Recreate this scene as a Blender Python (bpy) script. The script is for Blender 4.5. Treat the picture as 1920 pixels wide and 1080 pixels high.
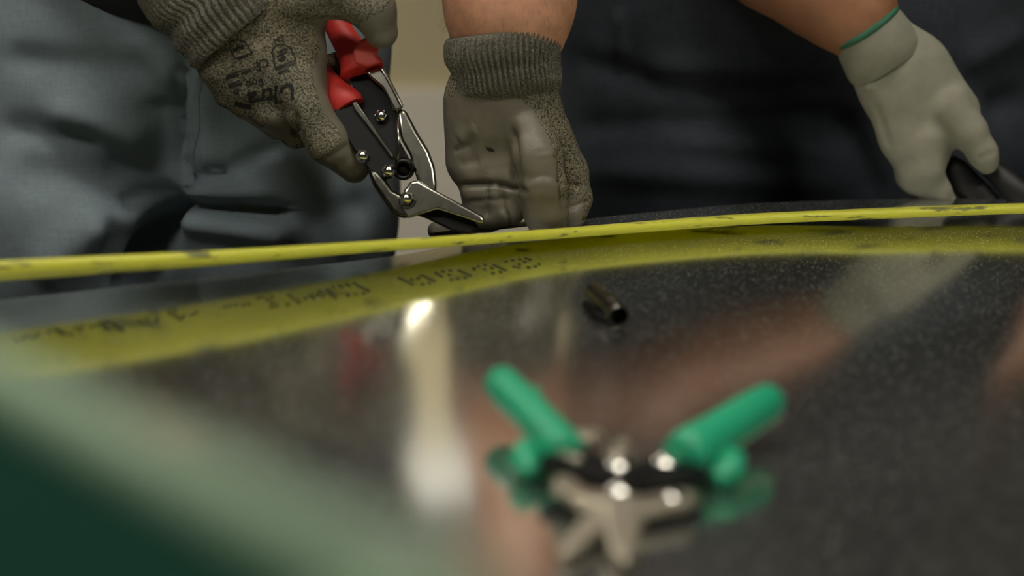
import bpy, bmesh, math, random
import numpy as np
from mathutils import Vector, Matrix, noise
from mathutils.bvhtree import BVHTree

random.seed(4); np.random.seed(4)
scene = bpy.context.scene
for o in list(bpy.data.objects): bpy.data.objects.remove(o)
COL = scene.collection

# ------------------------------------------------------------------ camera
CAM_Z = 1.114; FPX = 2666.667; PITCH = math.atan(676.0/FPX); FOCUS = 1.235
cd = bpy.data.cameras.new('camera'); cam = bpy.data.objects.new('camera', cd); COL.objects.link(cam)
cd.sensor_width = 36.0; cd.lens = 50.0; cd.clip_start = 0.01
cam.location = (0, 0, CAM_Z); cam.rotation_euler = (math.pi/2 - PITCH, 0, 0)
cd.dof.use_dof = True; cd.dof.focus_distance = FOCUS*1.035; cd.dof.aperture_fstop = 2.2
scene.camera = cam
# ------------------------------------------------------------------ world and exposure
w = bpy.data.worlds.new('world'); scene.world = w; w.use_nodes = True
w.node_tree.nodes['Background'].inputs[0].default_value = (0.9, 0.95, 1.0, 1)
w.node_tree.nodes['Background'].inputs[1].default_value = 0.02
scene.view_settings.view_transform = 'Standard'; scene.view_settings.look = 'None'
scene.view_settings.gamma = 1.0; scene.view_settings.use_curve_mapping = False
scene.view_settings.exposure = 0.2
LAMP_STRENGTH = 21.0

# ------------------------------------------------------------------ helpers
cp, sp_ = math.cos(PITCH), math.sin(PITCH)
def ray(px, py):
    a = (px-960)/FPX; b = (540-py)/FPX
    return Vector((a, cp + b*sp_, -sp_ + b*cp))
def P(px, py, D, dd=0.0):
    "a point of the place: the pixel's sight line at depth D metres (+ dd millimetres)"
    d = ray(px, py); D = D + dd/1000.0
    return Vector((0, 0, CAM_Z)) + d*(D/d.y)
def mmpx(D): return D/FPX*1.03        # metres per pixel at depth D
def lin(c):
    return tuple((v/255/12.92 if v/255 <= 0.04045 else ((v/255+0.055)/1.055)**2.4) for v in c)
def mesh_obj(name, verts, faces, mat=None, parent=None, smooth=True):
    me = bpy.data.meshes.new(name)
    me.from_pydata([tuple(v) for v in verts], [], [tuple(int(i) for i in f) for f in faces])
    me.validate(); me.update()
    if smooth: me.polygons.foreach_set('use_smooth', [True]*len(me.polygons))
    o = bpy.data.objects.new(name, me); COL.objects.link(o)
    if mat: me.materials.append(mat)
    if parent: setpar(o, parent)
    return o
def setpar(o, parent):
    o.parent = parent
    p = parent; M = Matrix()
    while p: M = p.matrix_basis @ M if p.parent is None else p.matrix_parent_inverse @ p.matrix_basis @ M; p = p.parent
    # parents are unrotated and either Empties at a base or identity meshes
    o.matrix_parent_inverse = Matrix.Translation(-world_loc(parent))
def world_loc(o):
    l = Vector((0, 0, 0))
    while o is not None:
        l = l + o.location + (o.matrix_parent_inverse.translation if o.parent else Vector((0, 0, 0)))
        o = o.parent
    return l
def bm_obj(name, bm, mat=None, parent=None, smooth=True, angle=None):
    bmesh.ops.recalc_face_normals(bm, faces=bm.faces)
    me = bpy.data.meshes.new(name); bm.to_mesh(me); bm.free()
    if smooth:
        me.polygons.foreach_set('use_smooth', [True]*len(me.polygons))
        if angle: me.set_sharp_from_angle(angle=math.radians(angle))
    o = bpy.data.objects.new(name, me); COL.objects.link(o)
    if mat: me.materials.append(mat)
    if parent: setpar(o, parent)
    return o
def tag(o, label=None, cat=None, group=None, kind=None):
    if label: o['label'] = label
    if cat: o['category'] = cat
    if group: o['group'] = group
    if kind: o['kind'] = kind
    return o
def thing(name, loc, label, cat, group=None):
    o = bpy.data.objects.new(name, None); COL.objects.link(o); o.location = loc
    o.empty_display_size = 0.05
    return tag(o, label, cat, group)
def add_box(bm, lo, hi):
    x0, y0, z0 = lo; x1, y1, z1 = hi
    v = [bm.verts.new(c) for c in ((x0,y0,z0),(x1,y0,z0),(x1,y1,z0),(x0,y1,z0),(x0,y0,z1),(x1,y0,z1),(x1,y1,z1),(x0,y1,z1))]
    for f in ((3,2,1,0),(4,5,6,7),(0,1,5,4),(1,2,6,5),(2,3,7,6),(3,0,4,7)): bm.faces.new([v[i] for i in f])
def bevel(o, wdt, seg=3, angle=30):
    m = o.modifiers.new('bevel', 'BEVEL'); m.width = wdt; m.segments = seg; m.limit_method = 'ANGLE'; m.angle_limit = math.radians(angle)
    return o
def frame_of(d):
    d = d.normalized(); u = Vector((0, 0, 1)) if abs(d.z) < 0.9 else Vector((1, 0, 0))
    s = d.cross(u).normalized(); return d, s, s.cross(d).normalized()
def add_tube(bm, pts, rads, n=16, cap=True, flat=None):
    "swept tube through pts; rads a number or list; flat=(axis vector, factor)"
    pts = [Vector(p) for p in pts]
    if not isinstance(rads, (list, tuple)): rads = [rads]*len(pts)
    rings = []; prev = None
    for i, p in enumerate(pts):
        t = (pts[min(i+1, len(pts)-1)] - pts[max(i-1, 0)]).normalized()
        if prev is None: _, s, u = frame_of(t)
        else:
            s = (prev - t*prev.dot(t)).normalized(); u = s.cross(t).normalized()
        prev = s; ring = []
        for k in range(n):
            a = 2*math.pi*k/n; off = (s*math.cos(a) + u*math.sin(a))*rads[i]
            if flat:
                ax, fc = flat; off = off - ax*(off.dot(ax)*(1-fc))
            ring.append(bm.verts.new(p + off))
        rings.append(ring)
    for a, b in zip(rings, rings[1:]):
        for k in range(n): bm.faces.new((a[k], a[(k+1) % n], b[(k+1) % n], b[k]))
    if cap:
        bm.faces.new(rings[0][::-1]); bm.faces.new(rings[-1])
def capsule_rads(pts, r, r2=None, ends=4, e0=True, e1=True):
    "points and radii of a tube with rounded ends"
    pts = [Vector(p) for p in pts]; r2 = r if r2 is None else r2
    L = [0]
    for a, b in zip(pts, pts[1:]): L.append(L[-1] + (b-a).length)
    out, rr = [], []
    d0 = (pts[0]-pts[1]).normalized(); d1 = (pts[-1]-pts[-2]).normalized()
    if e0:
        for k in range(ends):
            a = math.pi/2*(1 - k/ends)
            out.append(pts[0] + d0*r*math.sin(a)); rr.append(max(r*math.cos(a), r*0.04))
    for p, l in zip(pts, L): out.append(p); rr.append(r + (r2-r)*l/L[-1])
    if e1:
        for k in range(1, ends+1):
            a = math.pi/2*k/ends
            out.append(pts[-1] + d1*r2*math.sin(a)); rr.append(max(r2*math.cos(a), r2*0.04))
    return out, rr
def smoothpts(pts, n=6):
    "Catmull-Rom through pts"
    pts = [Vector(p) for p in pts]; out = []
    q = [pts[0]*2-pts[1]] + pts + [pts[-1]*2-pts[-2]]
    for i in range(1, len(q)-2):
        for k in range(n):
            t = k/n; a, b, c, d = q[i-1:i+3]
            out.append(0.5*((2*b) + (c-a)*t + (2*a-5*b+4*c-d)*t*t + (3*b-a-3*c+d)*t**3))
    out.append(pts[-1]); return out

# ---- implicit surfaces: tapered limbs blended into one skin
def V3(v): return np.array(v, dtype=np.float32)
class Field:
    def __init__(self): self.groups = []
    def group(self, k): self.groups.append((k, [])); return self
    def cone(self, a, b, ra, rb, flat=None): self.groups[-1][1].append((V3(a), V3(b), ra, rb, flat)); return self
    def chain(self, pts, flat=None):
        for (a, ra), (b, rb) in zip(pts, pts[1:]): self.cone(a, b, ra, rb, flat)
        return self
    def build(self, h, kfinal=0.008, pad=0.012, extra=None, relax=2):
        lo = np.array([9e9]*3); hi = -lo
        for _, g in self.groups:
            for a, b, ra, rb, f in g:
                for p, r in ((a, ra), (b, rb)):
                    lo = np.minimum(lo, p-r); hi = np.maximum(hi, p+r)
        lo -= pad; hi += pad
        n = np.ceil((hi-lo)/h).astype(int)+1
        ax = [lo[i] + h*np.arange(n[i]) for i in range(3)]
        X, Y, Z = np.meshgrid(*[a.astype(np.float32) for a in ax], indexing='ij')
        def smin(a, b, k):
            if k <= 0: return np.minimum(a, b)
            q = np.clip(0.5 + 0.5*(b-a)/k, 0, 1)
            return b + (a-b)*q - k*q*(1-q)
        tot = None
        for k, g in self.groups:
            acc = None
            for a, b, ra, rb, flat in g:
                px, py, pz = X-a[0], Y-a[1], Z-a[2]
                if flat is not None:
                    nv, s = flat; m = (a+b)/2-a
                    dn = ((px-m[0])*nv[0]+(py-m[1])*nv[1]+(pz-m[2])*nv[2])*(1/s-1)
                    px, py, pz = px+dn*nv[0], py+dn*nv[1], pz+dn*nv[2]
                ba = b-a; L2 = float(ba@ba)+1e-12
                t = np.clip((px*ba[0]+py*ba[1]+pz*ba[2])/L2, 0, 1)
                d = np.sqrt((px-t*ba[0])**2+(py-t*ba[1])**2+(pz-t*ba[2])**2) - (ra+(rb-ra)*t)
                acc = d if acc is None else smin(acc, d, k)
            tot = acc if tot is None else smin(tot, acc, kfinal)
        if extra is not None: tot = extra(tot, X, Y, Z)
        return surface_nets(tot, lo, h, relax)
def surface_nets(F, lo, h, relax=2):
    S = F < 0; n = np.array(F.shape)-1
    cs = [S[i:i+n[0], j:j+n[1], k:k+n[2]] for i in (0,1) for j in (0,1) for k in (0,1)]
    cnt = sum(c.astype(np.int8) for c in cs)
    act = (cnt > 0) & (cnt < 8)
    idx = -np.ones(act.shape, dtype=np.int64); c = np.argwhere(act); idx[act] = np.arange(len(c))
    acc = np.zeros((len(c), 3)); num = np.zeros(len(c))
    corners = [(i,j,k) for i in (0,1) for j in (0,1) for k in (0,1)]
    for a in corners:
        for axis in range(3):
            if a[axis]: continue
            b = list(a); b[axis] = 1
            fa = F[c[:,0]+a[0], c[:,1]+a[1], c[:,2]+a[2]]; fb = F[c[:,0]+b[0], c[:,1]+b[1], c[:,2]+b[2]]
            m = (fa < 0) != (fb < 0); t = np.zeros(len(c)); t[m] = fa[m]/(fa[m]-fb[m])
            p = np.array(a, float)[None].repeat(len(c), 0); p[:, axis] += t
            acc[m] += p[m]; num[m] += 1
    V = lo + h*(c + acc/num[:,None])
    faces = []
    for axis in range(3):
        o = [0,0,0]; o[axis] = 1
        A = S[:S.shape[0]-o[0], :S.shape[1]-o[1], :S.shape[2]-o[2]]; B = S[o[0]:, o[1]:, o[2]:]
        e = np.argwhere(A != B); u, v = [(1,2),(2,0),(0,1)][axis]
        e = e[(e[:,u] > 0) & (e[:,v] > 0) & (e[:,u] < n[u]) & (e[:,v] < n[v])]
        inside = A[e[:,0], e[:,1], e[:,2]]
        def cell(du, dv):
            q = e.copy(); q[:,u] -= du; q[:,v] -= dv; return idx[q[:,0], q[:,1], q[:,2]]
        q = np.stack([cell(1,1), cell(0,1), cell(0,0), cell(1,0)], 1)
        q[~inside] = q[~inside][:, ::-1]
        faces.append(q)
    Fc = np.concatenate(faces)
    for _ in range(relax):
        s = np.zeros_like(V); m = np.zeros(len(V))
        for a in range(4):
            b = (a+1) % 4
            np.add.at(s, Fc[:,a], V[Fc[:,b]]); np.add.at(m, Fc[:,a], 1)
            np.add.at(s, Fc[:,b], V[Fc[:,a]]); np.add.at(m, Fc[:,b], 1)
        V = V*0.5 + 0.5*s/m[:,None]
    return V, Fc
def normals(V, Fc):
    fn = np.cross(V[Fc[:,2]]-V[Fc[:,0]], V[Fc[:,3]]-V[Fc[:,1]])
    N = np.zeros_like(V)
    for a in range(4): np.add.at(N, Fc[:,a], fn)
    return N/(np.linalg.norm(N, axis=1)[:,None]+1e-12)
def segdist2(x, y, a, b):
    bx, by = b[0]-a[0], b[1]-a[1]; L2 = bx*bx+by*by+1e-12
    t = np.clip(((x-a[0])*bx+(y-a[1])*by)/L2, 0, 1)
    return np.hypot(x-a[0]-t*bx, y-a[1]-t*by), t
def to_px(V):
    "pixel each point falls on, used to read distances along a front surface"
    d = V - np.array([0, 0, CAM_Z]); f = d[:,1]*cp - d[:,2]*sp_; u = d[:,1]*sp_ + d[:,2]*cp
    return 960 + FPX*d[:,0]/f, 540 - FPX*u/f
def subset(V, Fc, mask):
    F2 = Fc[mask]; used = np.unique(F2); mp = -np.ones(len(V), dtype=np.int64); mp[used] = np.arange(len(used))
    return V[used], mp[F2]

# ------------------------------------------------------------------ materials
def new_mat(name):
    m = bpy.data.materials.new(name); m.use_nodes = True
    nt = m.node_tree; return m, nt, nt.nodes['Principled BSDF']
def plain(name, c, rough=0.5, metal=0.0, spec=0.5, nscale=0, namp=0.0, bump=0.0, bscale=400, coat=0.0):
    m, nt, b = new_mat(name); c = lin(c)
    b.inputs['Base Color'].default_value = (*c, 1); b.inputs['Roughness'].default_value = rough
    b.inputs['Metallic'].default_value = metal; b.inputs['Specular IOR Level'].default_value = spec
    if coat: b.inputs['Coat Weight'].default_value = coat
    tc = nt.nodes.new('ShaderNodeTexCoord')
    if namp:
        n = nt.nodes.new('ShaderNodeTexNoise'); n.inputs['Scale'].default_value = nscale; n.inputs['Detail'].default_value = 6
        r = nt.nodes.new('ShaderNodeValToRGB')
        r.color_ramp.elements[0].color = (*[v*(1-namp) for v in c], 1); r.color_ramp.elements[1].color = (*[min(1, v*(1+namp)) for v in c], 1)
        r.color_ramp.elements[0].position = 0.3; r.color_ramp.elements[1].position = 0.7
        nt.links.new(tc.outputs['Object'], n.inputs['Vector']); nt.links.new(n.outputs['Fac'], r.inputs['Fac']); nt.links.new(r.outputs['Color'], b.inputs['Base Color'])
    if bump:
        n2 = nt.nodes.new('ShaderNodeTexNoise'); n2.inputs['Scale'].default_value = bscale; n2.inputs['Detail'].default_value = 3
        bp = nt.nodes.new('ShaderNodeBump'); bp.inputs['Strength'].default_value = bump; bp.inputs['Distance'].default_value = 0.001
        nt.links.new(tc.outputs['Object'], n2.inputs['Vector']); nt.links.new(n2.outputs['Fac'], bp.inputs['Height']); nt.links.new(bp.outputs['Normal'], b.inputs['Normal'])
    return m
def knit(name, dark, light, scale=1500, warm=None):
    m, nt, b = new_mat(name); b.inputs['Roughness'].default_value = 0.9; b.inputs['Specular IOR Level'].default_value = 0.15
    tc = nt.nodes.new('ShaderNodeTexCoord')
    v = nt.nodes.new('ShaderNodeTexVoronoi'); v.inputs['Scale'].default_value = scale*0.42
    n = nt.nodes.new('ShaderNodeTexNoise'); n.inputs['Scale'].default_value = scale*0.55; n.inputs['Detail'].default_value = 2
    r = nt.nodes.new('ShaderNodeValToRGB'); e = r.color_ramp.elements
    e[0].color = (*lin(dark), 1); e[1].color = (*lin(light), 1); e[0].position = 0.36; e[1].position = 0.62
    for q in (v, n): nt.links.new(tc.outputs['Object'], q.inputs['Vector'])
    nt.links.new(n.outputs['Fac'], r.inputs['Fac'])
    big = nt.nodes.new('ShaderNodeTexNoise'); big.inputs['Scale'].default_value = 22; nt.links.new(tc.outputs['Object'], big.inputs['Vector'])
    r2 = nt.nodes.new('ShaderNodeValToRGB'); r2.color_ramp.elements[0].position = 0.35; r2.color_ramp.elements[1].position = 0.68
    r2.color_ramp.elements[0].color = (0.85, 0.85, 0.85, 1); r2.color_ramp.elements[1].color = (*(warm or (1.08, 1.0, 0.86)), 1)
    mx = nt.nodes.new('ShaderNodeMix'); mx.data_type = 'RGBA'; mx.blend_type = 'MULTIPLY'; mx.inputs[0].default_value = 1.0
    nt.links.new(big.outputs['Fac'], r2.inputs['Fac']); nt.links.new(r.outputs['Color'], mx.inputs[6]); nt.links.new(r2.outputs['Color'], mx.inputs[7])
    nt.links.new(mx.outputs[2], b.inputs['Base Color'])
    bp = nt.nodes.new('ShaderNodeBump'); bp.inputs['Strength'].default_value = 0.55; bp.inputs['Distance'].default_value = 0.0008
    nt.links.new(v.outputs['Distance'], bp.inputs['Height']); nt.links.new(bp.outputs['Normal'], b.inputs['Normal'])
    return m
def denim(name, c, amp):
    m, nt, b = new_mat(name); b.inputs['Roughness'].default_value = 0.9; b.inputs['Specular IOR Level'].default_value = 0.1
    c = lin(c); tc = nt.nodes.new('ShaderNodeTexCoord')
    mp = nt.nodes.new('ShaderNodeMapping'); mp.inputs['Scale'].default_value = (420, 420, 60); nt.links.new(tc.outputs['Object'], mp.inputs['Vector'])
    n = nt.nodes.new('ShaderNodeTexNoise'); n.inputs['Scale'].default_value = 1.0; nt.links.new(mp.outputs['Vector'], n.inputs['Vector'])
    mp2 = nt.nodes.new('ShaderNodeMapping'); mp2.inputs['Scale'].default_value = (70, 70, 480); nt.links.new(tc.outputs['Object'], mp2.inputs['Vector'])
    n3 = nt.nodes.new('ShaderNodeTexNoise'); n3.inputs['Scale'].default_value = 1.0; nt.links.new(mp2.outputs['Vector'], n3.inputs['Vector'])
    n2 = nt.nodes.new('ShaderNodeTexNoise'); n2.inputs['Scale'].default_value = 6; n2.inputs['Detail'].default_value = 5; nt.links.new(tc.outputs['Object'], n2.inputs['Vector'])
    a = nt.nodes.new('ShaderNodeMath'); a.operation = 'ADD'; nt.links.new(n.outputs['Fac'], a.inputs[0]); nt.links.new(n3.outputs['Fac'], a.inputs[1])
    a1 = nt.nodes.new('ShaderNodeMath'); a1.operation = 'MULTIPLY_ADD'; nt.links.new(a.outputs[0], a1.inputs[0]); a1.inputs[1].default_value = 0.3
    nt.links.new(n2.outputs['Fac'], a1.inputs[2])
    r = nt.nodes.new('ShaderNodeValToRGB'); e = r.color_ramp.elements
    e[0].position = 0.55; e[1].position = 1.05
    e[0].color = (*[v*(1-amp) for v in c], 1); e[1].color = (*[v*(1+amp) for v in c], 1)
    nt.links.new(a1.outputs[0], r.inputs['Fac']); nt.links.new(r.outputs['Color'], b.inputs['Base Color'])
    return m
def steel_sheet():
    m, nt, b = new_mat('dark_mill_steel'); b.inputs['Metallic'].default_value = 1.0
    tc = nt.nodes.new('ShaderNodeTexCoord')
    n = nt.nodes.new('ShaderNodeTexNoise'); n.inputs['Scale'].default_value = 900; n.inputs['Detail'].default_value = 2
    n2 = nt.nodes.new('ShaderNodeTexNoise'); n2.inputs['Scale'].default_value = 5; n2.inputs['Detail'].default_value = 4
    vo = nt.nodes.new('ShaderNodeTexVoronoi'); vo.inputs['Scale'].default_value = 560
    for q in (n, n2, vo): nt.links.new(tc.outputs['Object'], q.inputs['Vector'])
    r = nt.nodes.new('ShaderNodeValToRGB'); e = r.color_ramp.elements
    e[0].color = (0.58, 0.595, 0.565, 1); e[1].color = (0.70, 0.705, 0.675, 1); e[0].position = .35; e[1].position = .7
    nt.links.new(n2.outputs['Fac'], r.inputs['Fac']); nt.links.new(r.outputs['Color'], b.inputs['Base Color'])
    # dust specks: small pale rough grains
    gt = nt.nodes.new('ShaderNodeMath'); gt.operation = 'LESS_THAN'; gt.inputs[1].default_value = 0.26
    nt.links.new(vo.outputs['Distance'], gt.inputs[0])
    sel = nt.nodes.new('ShaderNodeSeparateColor'); nt.links.new(vo.outputs['Color'], sel.inputs[0])
    g2 = nt.nodes.new('ShaderNodeMath'); g2.operation = 'GREATER_THAN'; g2.inputs[1].default_value = 0.72; nt.links.new(sel.outputs[0], g2.inputs[0])
    mu = nt.nodes.new('ShaderNodeMath'); mu.operation = 'MULTIPLY'; nt.links.new(gt.outputs[0], mu.inputs[0]); nt.links.new(g2.outputs[0], mu.inputs[1])
    inv = nt.nodes.new('ShaderNodeMath'); inv.operation = 'MULTIPLY_ADD'; inv.inputs[1].default_value = -0.6; inv.inputs[2].default_value = 0.965
    nt.links.new(mu.outputs[0], inv.inputs[0]); nt.links.new(inv.outputs[0], b.inputs['Metallic'])
    rr = nt.nodes.new('ShaderNodeMath'); rr.operation = 'MULTIPLY_ADD'; rr.inputs[1].default_value = 0.08; rr.inputs[2].default_value = 0.10
    nt.links.new(n2.outputs['Fac'], rr.inputs[0]); nt.links.new(rr.outputs[0], b.inputs['Roughness'])
    bp = nt.nodes.new('ShaderNodeBump'); bp.inputs['Strength'].default_value = 0.05; bp.inputs['Distance'].default_value = 0.0004
    nt.links.new(n.outputs['Fac'], bp.inputs['Height']); nt.links.new(bp.outputs['Normal'], b.inputs['Normal'])
    return m
def yellow_paint():
    m, nt, b = new_mat('worn_yellow_paint'); b.inputs['Roughness'].default_value = 0.42; b.inputs['Subsurface Weight'].default_value = 0.8; b.inputs['Subsurface Radius'].default_value = (0.03, 0.03, 0.006); b.inputs['Subsurface Scale'].default_value = 1.0
    tc = nt.nodes.new('ShaderNodeTexCoord')
    mp = nt.nodes.new('ShaderNodeMapping'); mp.inputs['Scale'].default_value = (16, 60, 150); mp.inputs['Rotation'].default_value = (0, 0.0, -0.3)
    n = nt.nodes.new('ShaderNodeTexNoise'); n.inputs['Scale'].default_value = 1.0; n.inputs['Detail'].default_value = 5; n.inputs['Roughness'].default_value = 0.65
    nt.links.new(tc.outputs['Object'], mp.inputs['Vector']); nt.links.new(mp.outputs['Vector'], n.inputs['Vector'])
    r = nt.nodes.new('ShaderNodeValToRGB'); e = r.color_ramp.elements
    e[0].position = 0.575; e[1].position = 0.62
    e[0].color = (*lin((190, 190, 70)), 1); e[1].color = (*lin((105, 105, 62)), 1)
    nt.links.new(n.outputs['Fac'], r.inputs['Fac']); nt.links.new(r.outputs['Color'], b.inputs['Base Color'])
    return m
M = dict(
    sheet=steel_sheet(), yellow=yellow_paint(),
    knit=knit('speckled_grey_knit', (50, 48, 41), (143, 138, 121), 1300, (1.06, 1.0, 0.9)),
    cuff=knit('ribbed_grey_knit', (54, 52, 47), (138, 135, 124), 1900, (1.03, 1.0, 0.95)),
    coat=plain('grey_nitrile_coating', (110, 104, 90), 0.48, nscale=45, namp=0.14, bump=0.25, bscale=500),
    plainglove=plain('plain_grey_knit', (146, 144, 129), 0.85, spec=0.2, nscale=60, namp=0.08, bump=0.4, bscale=900),
    greentrim=plain('green_hem_thread', (52, 104, 78), 0.8),
    skin=plain('tanned_skin', (214, 156, 124), 0.5, nscale=60, namp=0.16, bump=0.35, bscale=350),
    skin2=plain('brown_skin', (152, 104, 75), 0.5, nscale=50, namp=0.12, bump=0.3, bscale=350),
    denim=denim('faded_blue_denim', (128, 141, 148), 0.2),
    denim2=denim('dark_blue_denim', (52, 56, 62), 0.4),
    stitch=plain('blue_lining', (66, 76, 108), 0.9, nscale=50, namp=0.4), darkstitch=plain('dark_stitching', (70, 78, 88), 0.9),
    shirt1=plain('dark_grey_jersey', (44, 46, 51), 0.9, nscale=30, namp=0.15),
    shirt2=plain('black_jersey', (24, 24, 26), 0.9, nscale=30, namp=0.15),
    ink=plain('black_ink', (26, 25, 22), 0.7), dots=plain('line_print_ink', (34, 38, 18), 0.6),
    red=plain('red_rubber', (196, 50, 44), 0.5, nscale=40, namp=0.15),
    redlight=plain('pale_red_rubber', (214, 78, 66), 0.5),
    chrome=plain('worn_chrome', (162, 159, 148), 0.19, metal=1.0, nscale=120, namp=0.25),
    darkmetal=plain('oiled_tool_steel', (92, 90, 82), 0.22, metal=1.0, nscale=160, namp=0.35),
    black=plain('black_oxide', (11, 11, 11), 0.5, spec=0.2),
    springm=plain('dark_spring_steel', (52, 51, 48), 0.35, metal=1.0),
    blackrubber=plain('black_rubber', (20, 20, 21), 0.55),
    boltm=plain('zinc_bolt', (236, 234, 226), 0.1, metal=1.0),
    green=plain('green_rubber', (34, 158, 116), 0.42, nscale=30, namp=0.08),
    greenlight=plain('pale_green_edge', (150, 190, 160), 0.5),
    nickel=plain('nickel_steel', (196, 187, 168), 0.42, metal=1.0, nscale=80, namp=0.15),
    gunmetal=plain('gunmetal', (128, 126, 118), 0.22, metal=1.0, nscale=200, namp=0.2),
    boxgreen=plain('dark_green_enamel', (10, 42, 33), 0.9, spec=0.05),
    boxrim=plain('pale_green_rim', (122, 146, 120), 0.5),
    wall=plain('tan_wall_paint', (214, 200, 160), 0.9, nscale=2, namp=0.03),
    wall2=plain('cream_wall_paint', (246, 237, 220), 0.9, nscale=2, namp=0.03),
    darkwall=plain('grey_wall_paint', (96, 97, 94), 0.9),
    floor=plain('grey_concrete', (84, 82, 78), 0.7, nscale=4, namp=0.15),
    ceil=plain('grey_ceiling', (70, 71, 69), 0.9),
    bench=plain('dark_bench_wood', (70, 56, 42), 0.7, nscale=10, namp=0.2),
    cabinet=plain('dark_grey_enamel', (48, 50, 50), 0.6, spec=0.3),
    hair=plain('dark_brown_hair', (40, 32, 26), 0.7, nscale=120, namp=0.3),
    housing=plain('white_enamel', (215, 215, 210), 0.5),
)
def emitter(name, c, s):
    m, nt, b = new_mat(name); b.inputs['Emission Color'].default_value = (*c, 1); b.inputs['Emission Strength'].default_value = s
    b.inputs['Base Color'].default_value = (.8, .8, .8, 1); return m
M['dimlamp'] = emitter('dim_diffuser', (1.0, 0.97, 0.9), 1.5)
M['lamp'] = emitter('lit_diffuser', (1.0, 0.95, 0.84), LAMP_STRENGTH)

# ------------------------------------------------------------------ room
def struct(name, lo, hi, mat):
    bm = bmesh.new(); add_box(bm, lo, hi); return tag(bm_obj(name, bm, mat, smooth=False), kind='structure')
RX0, RX1, RY0, RY1, RH = -4.5, 4.5, -3.5, 4.2, 3.3
struct('floor', (RX0, RY0, -0.05), (RX1, RY1, 0), M['floor'])
struct('ceiling', (RX0, RY0, RH), (RX1, RY1, RH+0.05), M['ceil'])
zb = P(800, 165, RY1).z
struct('wall_back', (RX0, RY1, 0), (RX1, RY1+0.1, RH), M['wall'])
struct('trim_1', (RX0, RY1-0.02, 0.0), (RX1, RY1, zb), M['wall2'])
struct('wall_left', (RX0-0.1, RY0, 0), (RX0, RY1, RH), M['darkwall'])
struct('wall_right', (RX1, RY0, 0), (RX1+0.1, RY1, RH), M['darkwall'])
struct('wall_front', (RX0, RY0-0.1, 0), (RX1, RY0, RH), M['darkwall'])
def cabinet():  # unseen cabinet, added so the right of the sheet reflects something dark
    x0, x1, y0, y1, h = 0.62, 2.6, 2.9, 3.4, 2.3
    t = thing('added_cabinet', ((x0+x1)/2, (y0+y1)/2, 0), 'tall dark grey steel cabinet added out of view to darken the reflection in the sheet', 'cabinet')
    bm = bmesh.new(); add_box(bm, (x0, y0, 0.06), (x1, y1, h)); bevel(bm_obj('body', bm, M['cabinet'], t, True, 30), .006)
    bm = bmesh.new(); add_box(bm, (x0+.04, y0+.03, 0), (x1-.04, y1, 0.06)); bm_obj('plinth', bm, M['black'], t, False)
    for k in range(4):
        a = x0+.015+k*(x1-x0-.03)/4; b_ = a + (x1-x0-.03)/4-.008
        bm = bmesh.new(); add_box(bm, (a, y0-.018, .09), (b_, y0, h-.03)); d = bevel(bm_obj('door', bm, M['cabinet'], t, True, 30), .004)
        hx = b_-.05 if k % 2 == 0 else a+.05
        bm = bmesh.new(); add_tube(bm, [(hx, y0-.018, 1.0), (hx, y0-.05, 1.02), (hx, y0-.05, 1.14), (hx, y0-.018, 1.16)], .007, 10); bm_obj('handle', bm, M['chrome'], d)
cabinet()
def ceiling_light(x, y, drop, label, lamp='lamp'):
    t = thing('ceiling_light', (x, y, RH), label, 'ceiling light', 'ceiling lights over the bench'); z = RH-drop
    bm = bmesh.new(); add_box(bm, (x-.66, y-.17, z-.07), (x+.66, y+.17, z)); bm_obj('housing', bm, M['housing'], t, False)
    bm = bmesh.new(); add_box(bm, (x-.62, y-.14, z-.085), (x+.62, y+.14, z-.07)); bm_obj('diffuser', bm, M[lamp], t, False)
    if drop > 0:
        for sx in (-.5, .5):
            bm = bmesh.new(); add_tube(bm, [(x+sx, y, z), (x+sx, y, RH)], .004, 8); bm_obj('cord', bm, M['black'], t)
for x, y, d, l in ((-1.3, -.7, 0, 'front left of the strip lights'), (1.2, -.7, 0, 'front right of the strip lights'), (-.72, 3.6, .62, 'hung low and dim before the tan wall'), (-2.3, 2.9, 0, 'added out of view at the rear left to brighten the wall'), (-.9, 3.3, 0, 'added out of view at the rear to brighten the tan wall'), (-.1, .5, 0, 'right above the metal sheet')):  # the two full-strength rear lamps are added, unseen, to brighten the back wall
    ceiling_light(x, y, d, 'white strip ceiling light, ' + l, 'dimlamp' if d else 'lamp')

# ------------------------------------------------------------------ the steel sheet
Z0 = 0.85
def on_plane(px, py, z=Z0):
    d = ray(px, py); return Vector((0, 0, CAM_Z)) + d*((z-CAM_Z)/d.z)
edge_px = [(-700, 650), (-300, 600), (0, 563), (370, 521), (740, 482), (920, 446), (1100, 409), (1400, 381), (1640, 373), (1920, 370), (2500, 368)]
YREF = 1.3
def sheet_k(x):
    t = min(1, max(0, (x-0.0)/0.45)); t = t*t*(3-2*t); return 0.095 + 0.06*t
def zsheet(x, y):
    v = max(0.0, YREF-y); k = sheet_k(x); v1, v2, v3 = 0.42, 0.85, 1.15
    g = k*min(v, v1)**2
    if v > v1: g += 2*k*v1*(min(v, v2)-v1)
    if v > v2: s = min(v, v3)-v2; g += 2*k*v1*(s - s*s/(2*(v3-v2)))
    return Z0 - g
def edge_point(px, py):
    z = Z0
    for _ in range(30): p = on_plane(px, py, z); z = zsheet(p.x, p.y)
    return p
ep = [edge_point(*e) for e in edge_px]
EX = np.array([p.x for p in ep]); EY = np.array([p.y for p in ep])
xs_f = np.linspace(-1.4, 1.6, 301); ys_f = np.interp(xs_f, EX, EY)
for _ in range(10): ys_f[1:-1] = (ys_f[:-2]+2*ys_f[1:-1]+ys_f[2:])/4
def yfar(x): return float(np.interp(x, xs_f, ys_f))
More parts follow.
